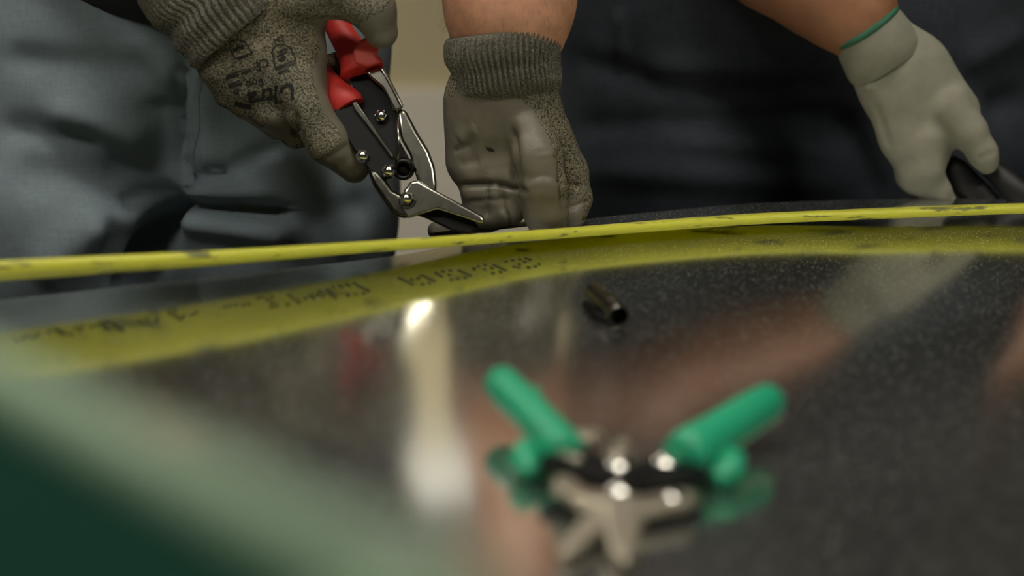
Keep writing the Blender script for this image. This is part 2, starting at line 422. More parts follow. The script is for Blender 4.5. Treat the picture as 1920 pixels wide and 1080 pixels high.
def S(px, py):
    "where the sight line of a pixel meets the sheet"
    d = ray(px, py); o = Vector((0, 0, CAM_Z)); a, b = 0.15, 1.5
    for i in range(1, 200):
        t = 0.15 + i*0.0075; p = o + d*(t/d.y)
        if p.z < zsheet(p.x, p.y): a, b = t-0.0075, t; break
    for _ in range(25):
        m = (a+b)/2; p = o + d*(m/d.y)
        if p.z < zsheet(p.x, p.y): b = m
        else: a = m
    return o + d*(b/d.y)
def sheet_normal(x, y):
    e = 0.004
    return Vector((-(zsheet(x+e, y)-zsheet(x-e, y))/(2*e), -(zsheet(x, y+e)-zsheet(x, y-e))/(2*e), 1)).normalized()
def build_sheet():
    nu, nv = 150, 110; T = 0.0009; top = []
    for i in range(nu+1):
        x = -0.95 + 2.15*i/nu; yf = yfar(x)
        for j in range(nv+1):
            v = (j/nv)*(yf+0.12); y = yf - v; top.append((x, y, zsheet(x, y)))
    nn = len(top); vs = top + [(x, y, z-T) for x, y, z in top]; fs = []
    I = lambda i, j: i*(nv+1)+j
    for i in range(nu):
        for j in range(nv):
            a, b, c, d = I(i, j), I(i+1, j), I(i+1, j+1), I(i, j+1)
            fs.append((a, d, c, b)); fs.append((a+nn, b+nn, c+nn, d+nn))
    rim = [I(i, 0) for i in range(nu+1)] + [I(nu, j) for j in range(1, nv+1)] + [I(i, nv) for i in range(nu-1, -1, -1)] + [I(0, j) for j in range(nv-1, 0, -1)]
    for a, b in zip(rim, rim[1:]+rim[:1]): fs.append((a, b, b+nn, a+nn))
    o = mesh_obj('steel_sheet', vs, fs, M['sheet'])
    o.data.set_sharp_from_angle(angle=math.radians(50)); return o
sheet = build_sheet()
tag(sheet, 'large dark shiny bowed metal sheet with dotted line print, filling the foreground', 'metal sheet')

# dotted line print on the sheet
def print_dots():
    bm = bmesh.new(); r8 = 1920/420; r6 = 1920/1100; dots = []
    def A(*p): dots.extend([(640+x/r8, 480+y/r8) for x, y in p])
    def AS(x0, y0, x1, y1, n=5): A(*[(x0+(x1-x0)*k/(n-1), y0+(y1-y0)*k/(n-1)) for k in range(n)])
    def B(*p): dots.extend([(x/r6, 420+y/r6) for x, y in p])
    def BS(x0, y0, x1, y1, n=4): B(*[(x0+(x1-x0)*k/(n-1), y0+(y1-y0)*k/(n-1)) for k in range(n)])
    AS(495, 188, 605, 240); A((600, 202), (660, 190)); AS(685, 162, 795, 213); A((695, 242), (755, 233))
    AS(810, 145, 858, 172, 3); A((872, 133), (935, 124), (925, 162)); AS(1010, 125, 1105, 167); A((940, 205), (1000, 196), (1062, 185))
    A((1135, 105), (1140, 116), (1175, 88), (1232, 75), (1228, 116), (1290, 105)); AS(1310, 77, 1405, 122); A((1300, 148), (1365, 137))
    A((1410, 48), (1470, 38), (1530, 28), (1585, 18), (1615, 29), (1570, 50), (1525, 70), (1482, 92), (1520, 99), (1605, 100), (1660, 90), (1695, 70))
    A((5, 265), (65, 252)); AS(140, 255, 235, 298); A((60, 337), (125, 327), (190, 318))
    B((1090, 205), (1110, 201), (1135, 198), (1160, 194)); BS(1072, 214, 1096, 240); B((1046, 220), (1040, 232), (1056, 236))
    BS(945, 232, 978, 256); B((1000, 243), (1017, 236), (1028, 243)); BS(860, 238, 905, 266); B((845, 243), (890, 238), (940, 264), (890, 271))
    B((735, 271), (752, 268), (772, 265), (797, 266), (815, 263)); B((640, 290), (625, 297), (602, 302), (575, 284)); BS(556, 290, 592, 312)
    B((470, 326), (490, 327), (512, 320), (516, 309), (480, 310), (455, 318)); BS(378, 328, 402, 347); B((360, 320), (345, 322)); BS(328, 325, 352, 346); B((300, 335), (318, 330))
    BS(180, 345, 212, 361); B((200, 350), (250, 340), (232, 361), (262, 350), (160, 352), (270, 336)); B((90, 365), (110, 371), (55, 379), (125, 362), (75, 372))
    for px, py in dots:
        c = S(px, py); n = sheet_normal(c.x, c.y); c = c + n*0.00025
        e1 = Vector((1, 0.25, 0)); e1 = (e1 - n*e1.dot(n)).normalized(); e2 = n.cross(e1)
        r1, r2 = 0.0017, 0.0032
        vs = [bm.verts.new(c + e1*r1*math.cos(a) + e2*r2*math.sin(a)) for a in [2*math.pi*k/8 for k in range(8)]]
        bm.faces.new(vs)
    o = bm_obj('printed_lettering', bm, M['dots'], sheet, False)
    o['kind'] = 'stuff'; o['label'] = 'faint black dot matrix line print'
print_dots()

# workbench that carries the sheet (below it)
t = thing('workbench', (0.1, 0.4, 0), 'dark wooden workbench under the metal sheet', 'workbench')
zt = min(zsheet(x, 0.05) for x in (-0.9, -0.3, 0.3, 0.9)) - 0.002
bm = bmesh.new(); add_box(bm, (-0.85, -0.1, zt-0.05), (1.1, 0.85, zt)); bm_obj('bench_top', bm, M['bench'], t, False)
for x in (-0.8, 0.97):
    for y in (-0.05, 0.72):
        bm = bmesh.new(); add_box(bm, (x, y, 0), (x+0.08, y+0.08, zt-0.05)); bm_obj('leg', bm, M['bench'], t, False)

# ------------------------------------------------------------------ yellow strip
def build_strip():
    pts = [(-420, 524, 0.91, 22), (-150, 508, 0.948, 22), (0, 498, 0.97, 21), (420, 478, 1.028, 17), (740, 458.5, 1.092, 13.5), (1040, 438.5, 1.166, 12.5), (1400, 413, 1.226, 10.5), (1650, 402, 1.24, 10), (1920, 392, 1.252, 10), (2300, 384, 1.262, 10)]
    c = smoothpts([P(*p[:3]) for p in pts], 12); tl = np.interp(np.linspace(0, len(pts)-1, len(c)), range(len(pts)), [p[3] for p in pts])
    W, T = 0.054, 0.0085
    prof = []
    for k in range(9): a = math.pi/2 + math.pi*k/8; prof.append((T/2 + T/2*math.cos(a), T/2*math.sin(a)))
    for k in range(9): a = -math.pi/2 + math.pi*k/8; prof.append((W - T/2 + T/2*math.cos(a), T/2*math.sin(a)))
    vs, fs = [], []; n = len(prof)
    for i, p in enumerate(c):
        tv = (c[min(i+1, len(c)-1)]-c[max(i-1, 0)]).normalized()
        b = Vector((-tv.y, tv.x, 0)).normalized(); a = math.radians(tl[i])
        u = Vector((0, 0, 1)); wv = b*math.cos(a) - u*math.sin(a); nv = u*math.cos(a) + b*math.sin(a)
        for q, r in prof: vs.append(p + wv*q + nv*r)
    for i in range(len(c)-1):
        for k in range(n):
            fs.append((i*n+k, i*n+(k+1) % n, (i+1)*n+(k+1) % n, (i+1)*n+k))
    fs.append(tuple(range(n))[::-1]); fs.append(tuple(range((len(c)-1)*n, len(c)*n)))
    o = mesh_obj('yellow_strip', vs, fs, M['yellow'])
    return tag(o, 'long narrow scuffed yellow strip curving just above the far edge of the sheet', 'strip')
build_strip()

# ------------------------------------------------------------------ people: shared builders
AWAY = V3((0, 1, 0))
def field_px(F_, D, prims, k, flat=1.0, chain=True):
    "prims: chains of (px, py, dd mm, radius px)"
    F_.group(k)
    for ch in prims:
        pts = [(P(x, y, D, dd), r*mmpx(D)) for x, y, dd, r in ch]
        F_.chain(pts, None if flat == 1.0 else (AWAY, flat))
def ribbed_cuff(name, D, rings, nr, amp, mat, parent, per=8, sub=5):
    "rings: (px, py, dd, half width px, half depth px); side direction follows the axis"
    C = [P(x, y, D, dd) for x, y, dd, a, b in rings]
    A = [a*mmpx(D) for *_, a, b in rings]; B = [b*mmpx(D) for *_, a, b in rings]
    c = smoothpts(C, sub); tt = np.linspace(0, len(C)-1, len(c))
    def sm(v):
        q = smoothpts([Vector((x, 0, 0)) for x in v], sub); return [p.x for p in q]
    a, b = sm(A), sm(B); n = nr*per; vs, fs = [], []
    ax0 = (C[-1]-C[0]).normalized(); dep = Vector((0, 1, 0)); dep = (dep-ax0*dep.dot(ax0)).normalized(); side = dep.cross(ax0).normalized()
    for i, p in enumerate(c):
        for k in range(n):
            th = 2*math.pi*k/n; u_ = (nr*th/(2*math.pi)) % 1.0; m = 1 + amp*min(1, (i+0.2)/18, (len(c)-0.5-i)/3)*(0.5 - 2.0*math.exp(-((u_-0.5)/0.2)**2) + 0.25*math.cos(2*math.pi*u_))
            w_ = 0.012*noise.noise(Vector((math.cos(th)*2, math.sin(th)*2, tt[i]*1.7)))
            vs.append(p + side*(a[i]*(m+w_)*math.cos(th)) + dep*(b[i]*(m+w_)*math.sin(th)))
    for i in range(len(c)-1):
        for k in range(n): fs.append((i*n+k, i*n+(k+1) % n, (i+1)*n+(k+1) % n, (i+1)*n+k))
    o = mesh_obj(name, vs, fs, mat, parent)
    m = o.modifiers.new('thick', 'SOLIDIFY'); m.thickness = 0.0016; m.offset = -1
    return o
def glove(D, groups, coat_mask, parent, label, kfinal=0.006, h=0.0015, bumps=None, knitmat=None, coatmat=None):
    F_ = Field()
    for prims, k, flat in groups: field_px(F_, D, prims, k, flat)
    V, Fc = F_.build(h, kfinal)
    N = normals(V, Fc)
    if bumps is not None: V = V + N*bumps(V, N)[:, None]; N = normals(V, Fc)
    full = (V, Fc)
    if coat_mask is None:
        g = mesh_obj('glove', V, Fc, knitmat, parent); g['label'] = label; return g, full
    mk = coat_mask(V, N); fm = mk[Fc].mean(1) > 0.5
    Vc, Fcc = subset(V + N*0.0004, Fc, fm); Vk, Fk = subset(V, Fc, ~fm)
    g = mesh_obj('glove', Vk, Fk, knitmat, parent); g['label'] = label
    c = mesh_obj('palm_coating', Vc, Fcc, coatmat, g); c['label'] = 'smooth grey rubber palm coating'
    return g, full
def creases(px_segs):
    "soft fold lines: (x0,y0,x1,y1,width px,depth mm), negative depth raises"
    def f(V, N):
        x, y = to_px(V); out = np.zeros(len(V))
        front = np.clip(-N[:,1]*1.6+0.2, 0, 1)
        for x0, y0, x1, y1, wd, dp in px_segs:
            d, t = segdist2(x, y, (x0, y0), (x1, y1))
            out -= dp/1000*np.exp(-(d/wd)**2)*front*np.clip(np.minimum(t, 1-t)*5+0.25, 0, 1)
        return out
    return f
def cloth_noise(V, N, scale, amp):
    return np.array([noise.noise(Vector(v)*scale)*amp for v in V])

def head(F_, x, y, z):
    F_.chain([((x, y+.02, z+.02), .088), ((x, y-.02, z), .082)]).chain([((x, y-.02, z-.02), .07), ((x, y-.055, z-.075), .045)])
    F_.chain([((x, y-.09, z+.02), .012), ((x, y-.112, z-.025), .014)]).chain([((x-.03, y-.085, z+.035), .014), ((x+.03, y-.085, z+.035), .014)])
    F_.chain([((x-.018, y-.092, z-.06), .009), ((x+.018, y-.092, z-.06), .009)])
    for s in (-1, 1): F_.chain([((x+s*.088, y+.015, z+.02), .014), ((x+s*.084, y+.01, z-.025), .011)])
def hair(x, y, z, parent):
    F_ = Field().group(.03); F_.chain([((x, y+.03, z+.035), .097), ((x, y-.015, z+.05), .083)]).chain([((x, y+.06, z), .075), ((x, y+.06, z-.04), .06)])
    V, Fc = F_.build(.008, .02); N = normals(V, Fc); V = V + N*cloth_noise(V, N, 40, .006)[:, None]
    mesh_obj('hair', V, Fc, M['hair'], parent)
# ------------------------------------------------------------------ person with faded jeans
p1 = thing('person', (-0.335, 1.47, 0), 'person in faded blue jeans and speckled gloves working with red-handled snips', 'person')
J1 = 1.47
def jeans1():
    F_ = Field().group(0.05)
    xl, xr, y = -0.462, -0.243, J1
    F_.chain([((xl+.005, y, 1.0), .128), ((xl-.01, y-.005, .84), .118), ((xl-.01, y+.01, .5), .085), ((xl-.01, y+.03, .06), .075)])
    F_.chain([((xr-.005, y, 1.0), .122), ((xr, y-.01, .84), .115), ((xr+.01, y+.01, .5), .085), ((xr+.01, y+.03, .06), .075)])
    F_.group(0.05).chain([((xl+.02, y, 1.0), .13), ((xr-.02, y, 1.0), .127)])
    F_.chain([((xl+.03, y, 1.12), .12), ((xr-.03, y, 1.12), .12)])
    V, Fc = F_.build(0.007, 0.03)
    N = normals(V, Fc)
    seg = [(318, 382, 560, 400, 13, 26), (318, 372, 245, 580, 26, 60), (345, 100, 335, 340, 13, 16), (385, 150, 400, 330, 22, -8), (362, 120, 350, 320, 8, -5),
           (330, 345, 430, 322, 18, 14), (430, 322, 540, 270, 24, 11), (330, 410, 560, 440, 24, -16), (330, 364, 520, 360, 18, -10),
           (225, 390, 320, 352, 20, 14), (150, 430, 300, 385, 30, -12), (20, 330, 250, 340, 45, 10), (60, 520, 210, 410, 40, -12), (205, 395, 208, 560, 22, 12),
           (560, 420, 700, 380, 30, 9), (600, 350, 660, 480, 30, -8), (0, 110, 300, 130, 30, 8), (80, 200, 300, 260, 40, -9), (290, 180, 330, 340, 30, 10), (250, 60, 330, 160, 26, -8), (0, 240, 200, 260, 26, 7),
           (80, 200, 300, 260, 40, -5)]
    V = V + N*creases(seg)(V, N)[:, None] + N*cloth_noise(V, N, 14, 0.004)[:, None]
    o = mesh_obj('jeans', V, Fc, M['denim'], p1); o['label'] = 'faded blue denim jeans'
    bv = BVHTree.FromPolygons([tuple(v) for v in V], [tuple(int(i) for i in f) for f in Fc])
    # stitched fly flap and its seam
    def drape(pxs, wpx, off, name, mat):
        vs, fs = [], []
        for x, y in pxs:
            for s in (-wpx/2, -wpx/6, wpx/6, wpx/2):
                d = ray(x+s, y).normalized(); h = bv.ray_cast(Vector((0, 0, CAM_Z)), d)
                q = h[0] if h[0] else P(x+s, y, J1-.11)
                vs.append(q - d*(off if abs(s) < wpx/3 else off*0.3))
        for i in range(len(pxs)-1):
            for k in range(3): fs.append((i*4+k, i*4+k+1, i*4+k+5, i*4+k+4))
        return mesh_obj(name, vs, fs, mat, o)
    drape([(372-(y-110)*0.1+3*math.sin(y*.06), y) for y in range(84, 352, 8)], 24, .0035, 'fly_placket', M['denim'])
    return o
jeans1()
def shirt1():
    F_ = Field().group(0.05); y = J1
    F_.chain([((-.43, y, 1.17), .135), ((-.24, y, 1.17), .135)]).chain([((-.44, y, 1.36), .13), ((-.23, y, 1.36), .13)])
    F_.chain([((-.335, y-.02, 1.2), .14), ((-.335, y, 1.45), .1)])
    F_.chain([((-.46, y-.05, 1.14), .09), ((-.305, y-.10, 1.09), .075)])
    F_.group(0.03).chain([((-.53, y, 1.42), .075), ((-.545, y-.03, 1.24), .062)])
    F_.chain([((-.14, y, 1.42), .075), ((-.06, y-.05, 1.33), .062)])
    V, Fc = F_.build(0.010, 0.03); N = normals(V, Fc)
    V = V + N*cloth_noise(V, N, 10, 0.006)[:, None]
    o = mesh_obj('shirt', V, Fc, M['shirt1'], p1); o['label'] = 'dark grey shirt'
shirt1()
DR, DL = 1.25, 1.27
def arm_hair(V, Fc, parent):
    rng = random.Random(7); N = normals(V, Fc); x, y = to_px(V)
    idx = np.where((x > 830) & (x < 1080) & (y > -90) & (y < 55) & (V[:,1] < 1.36))[0]
    vs, fs = [], []
    for i in rng.choices(list(idx), k=520):
        p = Vector(V[i]) + Vector((rng.uniform(-.003, .003), 0, rng.uniform(-.003, .003))); n = Vector(N[i])
        d = (Vector((rng.uniform(-.5, .2), 0, -1)) + n*0.55).normalized(); L = rng.uniform(.006, .013); sd = d.cross(n).normalized()*0.00008
        q = [p - n*.001, p + d*L*.5 + n*L*.1, p + d*L]
        b = len(vs)
        for k, c in enumerate(q):
            wv = 1 - k*.4; vs += [c + sd*wv, c - sd*wv*.5 + n*.00007*wv, c - sd*wv*.5 - n*.00007*wv]
        for k in range(2):
            for j in range(3): fs.append((b+k*3+j, b+k*3+(j+1) % 3, b+k*3+3+(j+1) % 3, b+k*3+3+j))
    o = mesh_obj('arm_hair', vs, fs, M['hair'], parent); o['kind'] = 'stuff'
def body1():
    F_ = Field().group(0.03); y = J1
    F_.chain([((-.335, y, 1.1), .09), ((-.335, y, 1.42), .09), ((-.335, y-.01, 1.55), .055)])
    head(F_, -.335, y-.02, 1.66)
    F_.chain([((-.335, y, 1.42), .07), ((-.53, y, 1.42), .055), ((-.545, y-.06, 1.19), .047), (P(405, -40, DR, 10), .034), (P(435, 10, DR, 8), .024)])
    F_.chain([((-.335, y, 1.42), .07), ((-.14, y, 1.42), .055), ((.02, y-.12, 1.27), .05), (P(958, -60, DL, 12), 106*mmpx(DL)), (P(955, 5, DL, 10), 98*mmpx(DL)), (P(953, 42, DL, 14), 88*mmpx(DL)), (P(952, 70, DL, 14), 70*mmpx(DL)), (P(952, 130, DL, 6), 50*mmpx(DL))])
    V, Fc = F_.build(0.0055, 0.02)
    b_ = mesh_obj('body', V, Fc, M['skin'], p1); hair(-.335, y-.02, 1.66, p1)
    arm_hair(V, Fc, b_)
body1()

# gloved right hand (image left) closed on the red snips
def knuckle_fill(lst): return [lst]
R_palm = [[(440, 45, 0, 66), (500, 110, 0, 72), (552, 165, 0, 58)], [(405, 95, 4, 50), (450, 160, 4, 42)], [(515, 20, 0, 66), (558, 90, -2, 50)], [(480, 20, 0, 66), (560, 0, -3, 55)]]
R_index = [[(555, 150, -2, 50), (576, 205, -12, 39), (617, 268, -14, 38), (664, 315, -6, 27)]]
R_mid = [[(500, 165, 4, 42), (512, 205, 4, 37), (555, 245, 18, 31), (612, 235, 52, 26), (636, 150, 58, 22), (632, 118, 50, 21)]]
R_ring = [[(460, 160, 4, 40), (468, 190, 10, 33), (520, 232, 34, 28), (600, 190, 64, 22), (622, 120, 66, 20)]]
R_pinky = [[(418, 130, 4, 40), (430, 170, 12, 30), (480, 205, 42, 25), (560, 140, 68, 20)]]
R_thumb = [[(540, -2, -3, 50), (640, -16, -16, 43), (700, 18, -18, 37), (715, 60, -14, 29)]]
def maskR(V, N):
    x, y = to_px(V)
    s = N[:,0]*0.9 + N[:,1]*0.5 - N[:,2]*0.15 - np.clip((600-x)/60, 0, 1)*0.25 - N[:,2]*0.55*((x > 585) & (y < 90))
    s = s + np.clip((x-655)/60, 0, 1)*np.clip((y-18)/25, 0, 1)*1.2            # thumb tip
    s = s + np.clip((y-272)/40, 0, 1)*1.0                                      # index tip
    s = s + ((x < 556) & (y > 196+(x-440)*0.26)).astype(float)*0.9              # folded fingers
    return (s > 0.12).astype(float)
bR = creases([(553, 212, 556, 262, 7, 5), (575, 60, 620, 40, 18, -2), (500, 200, 560, 215, 14, 2.0), (420, 60, 480, 95, 14, -1.5), (430, 95, 520, 60, 12, 1.2), (360, 95, 430, 92, 8, 3), (600, 10, 640, 20, 10, 1.5), (655, 270, 610, 300, 7, 1.2)])
gR, fullR = glove(DR, [(R_palm, 0.02, 0.52), (R_index, 0.006, 1.0), (R_mid, 0.004, 1.0), (R_ring, 0.004, 1.0), (R_pinky, 0.004, 1.0), (R_thumb, 0.008, 0.9)],
                  maskR, p1, 'speckled grey knit glove with printed back, closed on red handles', bumps=bR, knitmat=M['knit'], coatmat=M['coat'], kfinal=0.007)
axR = (0.45, 0.89)
ribbed_cuff('cuff', DR, [(392-40, 10-80, 6, 116, 80), (404-20, 10-36, 5, 118, 80), (412, -8, 3, 112, 76), (424, 14, 3, 117, 78), (436, 33, 2, 110, 70), (448, 50, 1, 112, 66), (456, 62, 0, 104, 58)], 52, 0.034, M['cuff'], gR, 10)

# printing on the back of the glove
bvR = BVHTree.FromPolygons([tuple(v) for v in fullR[0]], [tuple(int(i) for i in f) for f in fullR[1]])
def on_glove(x, y, off=0.0006):
    d = ray(x, y).normalized(); h = bvR.ray_cast(Vector((0, 0, CAM_Z)), d)
    q = h[0] if h[0] else P(x, y, DR-.02)
    return q - d*off
PR_V, PR_F = [], []
def put2d(verts, faces, cx, cy, ang, sx, sy, shear=0):
    b = len(PR_V); ca, sa = math.cos(ang), math.sin(ang)
    for x, y in verts:
        x, y = (x + shear*y)*sx, -y*sy
        PR_V.append(on_glove(cx + x*ca - y*sa, cy + x*sa + y*ca))
    PR_F.extend([tuple(i+b for i in f) for f in faces])
def put_text(s, cx, cy, size, ang, shear=0.0, bold=0.0, wx=1.0):
    cu = bpy.data.curves.new('lettering', 'FONT'); cu.body = s; cu.align_x = 'CENTER'; cu.align_y = 'CENTER'; cu.offset = bold; cu.resolution_u = 2
    o = bpy.data.objects.new('lettering', cu); COL.objects.link(o)
    me = bpy.data.meshes.new_from_object(o.evaluated_get(bpy.context.evaluated_depsgraph_get()))
    bm = bmesh.new(); bm.from_mesh(me); bmesh.ops.triangulate(bm, faces=bm.faces)
    bm.verts.index_update()
    put2d([(v.co.x, v.co.y) for v in bm.verts], [tuple(v.index for v in f.verts) for f in bm.faces], cx, cy, ang, size*wx, size, shear)
    bm.free(); bpy.data.objects.remove(o); bpy.data.curves.remove(cu); bpy.data.meshes.remove(me)
def put_line(pts, wd):
    for (x0, y0), (x1, y1) in zip(pts, pts[1:]):
        n = max(1, int(math.hypot(x1-x0, y1-y0)/6)); L = math.hypot(x1-x0, y1-y0)+1e-6; nx, ny = -(y1-y0)/L*wd/2, (x1-x0)/L*wd/2
        b = len(PR_V)
        for k in range(n+1):
            x, y = x0+(x1-x0)*k/n, y0+(y1-y0)*k/n
            PR_V.append(on_glove(x+nx, y+ny)); PR_V.append(on_glove(x-nx, y-ny))
        for k in range(n): PR_F.append((b+2*k, b+2*k+1, b+2*k+3, b+2*k+2))
A0 = math.radians(180-14)
put_text('Ultra', 508, 178, 44, math.radians(180-13), 0.25, 0.028, 1.0)
put_text('CE', 490, 120, 24, math.radians(180-24), 0, 0.01)
put_text('EN', 522, 73, 17, math.radians(180-24), 0, 0.006)
put_text('Foo', 477, 155, 22, A0, 0, 0.012)
put_text('o', 443, 173, 22, A0, 0, 0.02)
# shield with hammer, shield with zigzag, small worn rules
put_line([(512, 106), (510, 94), (518, 84), (532, 83), (545, 90), (552, 105), (555, 112), (516, 127), (512, 106)], 2.6)
put_line([(519, 99), (536, 91), (538, 97), (521, 105)], 3); put_line([(528, 97), (534, 112), (522, 112), (536, 106)], 3.5)
put_line([(516, 131), (556, 117)], 3); put_line([(521, 137), (541, 130)], 5)
put_line([(432, 92), (431, 79), (444, 74), (458, 78), (468, 92), (474, 99), (440, 110), (432, 92)], 2.6)
put_line([(437, 91), (443, 95), (447, 86), (454, 92), (456, 84)], 5); put_line([(446, 112), (464, 103)], 4)
put_line([(425, 146), (448, 140)], 5); put_line([(452, 139), (471, 131)], 4); put_line([(426, 141), (466, 129)], 1.5)
put_line([(428, 163), (455, 156)], 5); put_line([(428, 158), (450, 151)], 2)
put_line([(440, 193), (455, 199), (472, 201)], 9)
pr = mesh_obj('printed_lettering', PR_V, PR_F, M['ink'], gR, False); pr['label'] = 'worn black lettering and symbols'

# gloved left hand (centre) pinching the sheet
L_palm = [[(905, 205, 0, 56), (908, 300, 0, 58)], [(960, 180, 0, 74), (985, 255, 0, 62)], [(942, 160, -2, 88), (945, 200, -2, 86)], [(1000, 225, 6, 48), (1035, 285, 10, 40)], [(890, 190, 0, 42), (884, 300, 2, 38)]]
L_thumb = [[(985, 235, -8, 42), (1008, 295, -22, 43), (1018, 350, -26, 41), (1024, 398, -24, 38), (1026, 412, -22, 34)]]
L_index = [[(1025, 250, 12, 46), (1062, 325, 18, 40), (1078, 372, 12, 31), (1072, 402, 2, 27)]]
L_mid = [[(955, 310, 4, 44), (960, 352, -2, 34), (955, 392, -4, 29), (915, 412, 4, 24)]]
L_ring = [[(918, 315, 4, 42), (922, 362, -2, 32), (915, 398, 0, 26), (875, 424, 6, 20)]]
L_pinky = [[(888, 310, 4, 38), (895, 360, 0, 29), (893, 396, 2, 24), (855, 424, 6, 19), (818, 432, 4, 16)]]
def maskL(V, N):
    x, y = to_px(V)
    s = -N[:,1]*0.75 - N[:,0]*0.62
    top = np.interp(x, [840, 860, 900, 950, 1000, 1030, 1046, 1060, 1110], [182, 176, 160, 170, 205, 262, 330, 405, 470])
    right_side = (x > 1044) & (y > 345)
    return (((s > -0.12) & (y > top) & (y < 470)) | (right_side & (y > 372) & (x < 1092)) | (y > 395)).astype(float)
bL = creases([(862, 348, 930, 344, 6, 5), (930, 344, 985, 358, 6, 6), (858, 262, 895, 240, 14, -2.0), (860, 310, 900, 300, 10, 1.6), (962, 240, 970, 345, 8, 6.0), (975, 250, 985, 330, 14, -1.5), (870, 215, 890, 330, 14, 1.5), (850, 285, 880, 270, 6, 1.5), (905, 330, 975, 338, 16, -2.0), (1006, 302, 1044, 296, 5, 0.5), (1004, 286, 1034, 281, 4, 0.4), (950, 395, 958, 425, 4, 3), (915, 350, 912, 410, 5, 3), (940, 352, 945, 400, 5, 2.5), (985, 338, 1018, 328, 5, 0.8), (1018, 328, 1052, 336, 5, 0.8), (984, 352, 1020, 342, 7, -0.7), (1020, 342, 1054, 350, 7, -0.7),
              (992, 380, 1020, 374, 5, 0.4), (1050, 270, 1058, 400, 7, 3.0), (1040, 340, 1100, 352, 5, 1.2), (1062, 392, 1105, 375, 5, 2.2), (900, 285, 960, 275, 18, 1.2), (870, 380, 960, 372, 6, 1.5), (900, 200, 990, 230, 20, -1.0)])
gL, fullL = glove(DL, [(L_palm, 0.022, 0.5), (L_thumb, 0.008, 1.0), (L_index, 0.006, 1.0), (L_mid, 0.004, 1.0), (L_ring, 0.004, 1.0), (L_pinky, 0.004, 1.0)],
                  maskL, p1, 'speckled grey knit glove with grey palm, pinching the sheet', bumps=bL, knitmat=M['knit'], coatmat=M['coat'], kfinal=0.006)
ribbed_cuff('cuff', DL, [(946, 54, 6, 99, 95), (945, 60, 6, 107, 102), (943, 78, 6, 108, 103), (944, 100, 5, 106, 98), (947, 120, 4, 98, 88), (949, 136, 3, 97, 84), (951, 150, 2, 98, 78), (953, 162, 0, 96, 68), (958, 174, 2, 90, 58), (966, 184, 4, 82, 50)], 60, 0.034, M['cuff'], gL, 10)
# ink smudge on the palm
d_ = ray(920, 281).normalized(); bvL = BVHTree.FromPolygons([tuple(v) for v in fullL[0]], [tuple(int(i) for i in f) for f in fullL[1]])
def on_L(x, y):
    d = ray(x, y).normalized(); h = bvL.ray_cast(Vector((0, 0, CAM_Z)), d); return (h[0] if h[0] else P(x, y, DL-.03)) - d*0.0008
mesh_obj('ink_smudge', [on_L(911, 275), on_L(919, 277), on_L(928, 281), on_L(926, 285), on_L(918, 284), on_L(912, 280)], [(0, 5, 4, 1), (1, 4, 3, 2)], M['ink'], gL, False)

# ------------------------------------------------------------------ offcut of sheet held in the fingers
bm = bmesh.new()
q = [P(806, 437, 1.262), P(1000, 414, 1.262), P(1100, 404, 1.262), P(1100, 404, 1.29), P(1000, 412, 1.29), P(820, 434, 1.29)]
a = [bm.verts.new(p) for p in q]; b = [bm.verts.new(p - Vector((0, 0, .004))) for p in q]
bm.faces.new(a); bm.faces.new(b[::-1])
for i in range(6): bm.faces.new((a[i], b[i], b[(i+1) % 6], a[(i+1) % 6]))
tag(bm_obj('sheet_offcut', bm, M['gunmetal'], None, False), 'narrow dark curl of cut metal between gloved thumb and fingers', 'metal offcut')

# ------------------------------------------------------------------ red-handled snips
SN = 1.242
sn = thing('snips', P(762, 372, SN), 'aviation snips with red grips held in the speckled glove', 'snips')
def plate(name, poly, D, th, dd, mat, parent, bev=0.0012, seg=3):
    bm = bmesh.new()
    DD = snd if D == SN else (lambda y: D)
    f = [bm.verts.new(P(x, y, DD(y), dd-th/2)) for x, y in poly]; b = [bm.verts.new(P(x, y, DD(y), dd+th/2)) for x, y in poly]
    bm.faces.new(f); bm.faces.new(b[::-1]); n = len(poly)
    for i in range(n): bm.faces.new((f[i], b[i], b[(i+1) % n], f[(i+1) % n]))
    o = bm_obj(name, bm, mat, parent, True, 40); bevel(o, bev, seg); return o
def bolt(name, x, y, D, dd, rpx, mat, parent, hex_=True):
    bm = bmesh.new(); c = P(x, y, snd(y), dd); r = rpx*mmpx(D); d = Vector((-.12, -.9, .42)).normalized()
    if hex_: add_tube(bm, [c - d*.004, c + d*.0015, c + d*.003], [r, r, r*.85], 6)
    prof = [(1.0*r*.8, .0025), (.78*r*.8, .0042), (.45*r*.8, .0052), (.1*r*.8, .0056)]
    add_tube(bm, [c + d*z for _, z in prof], [q for q, _ in prof], 16)
    return bm_obj(name, bm, mat, parent, True, 35)
def snd(py): return SN - (py-230)*0.00021
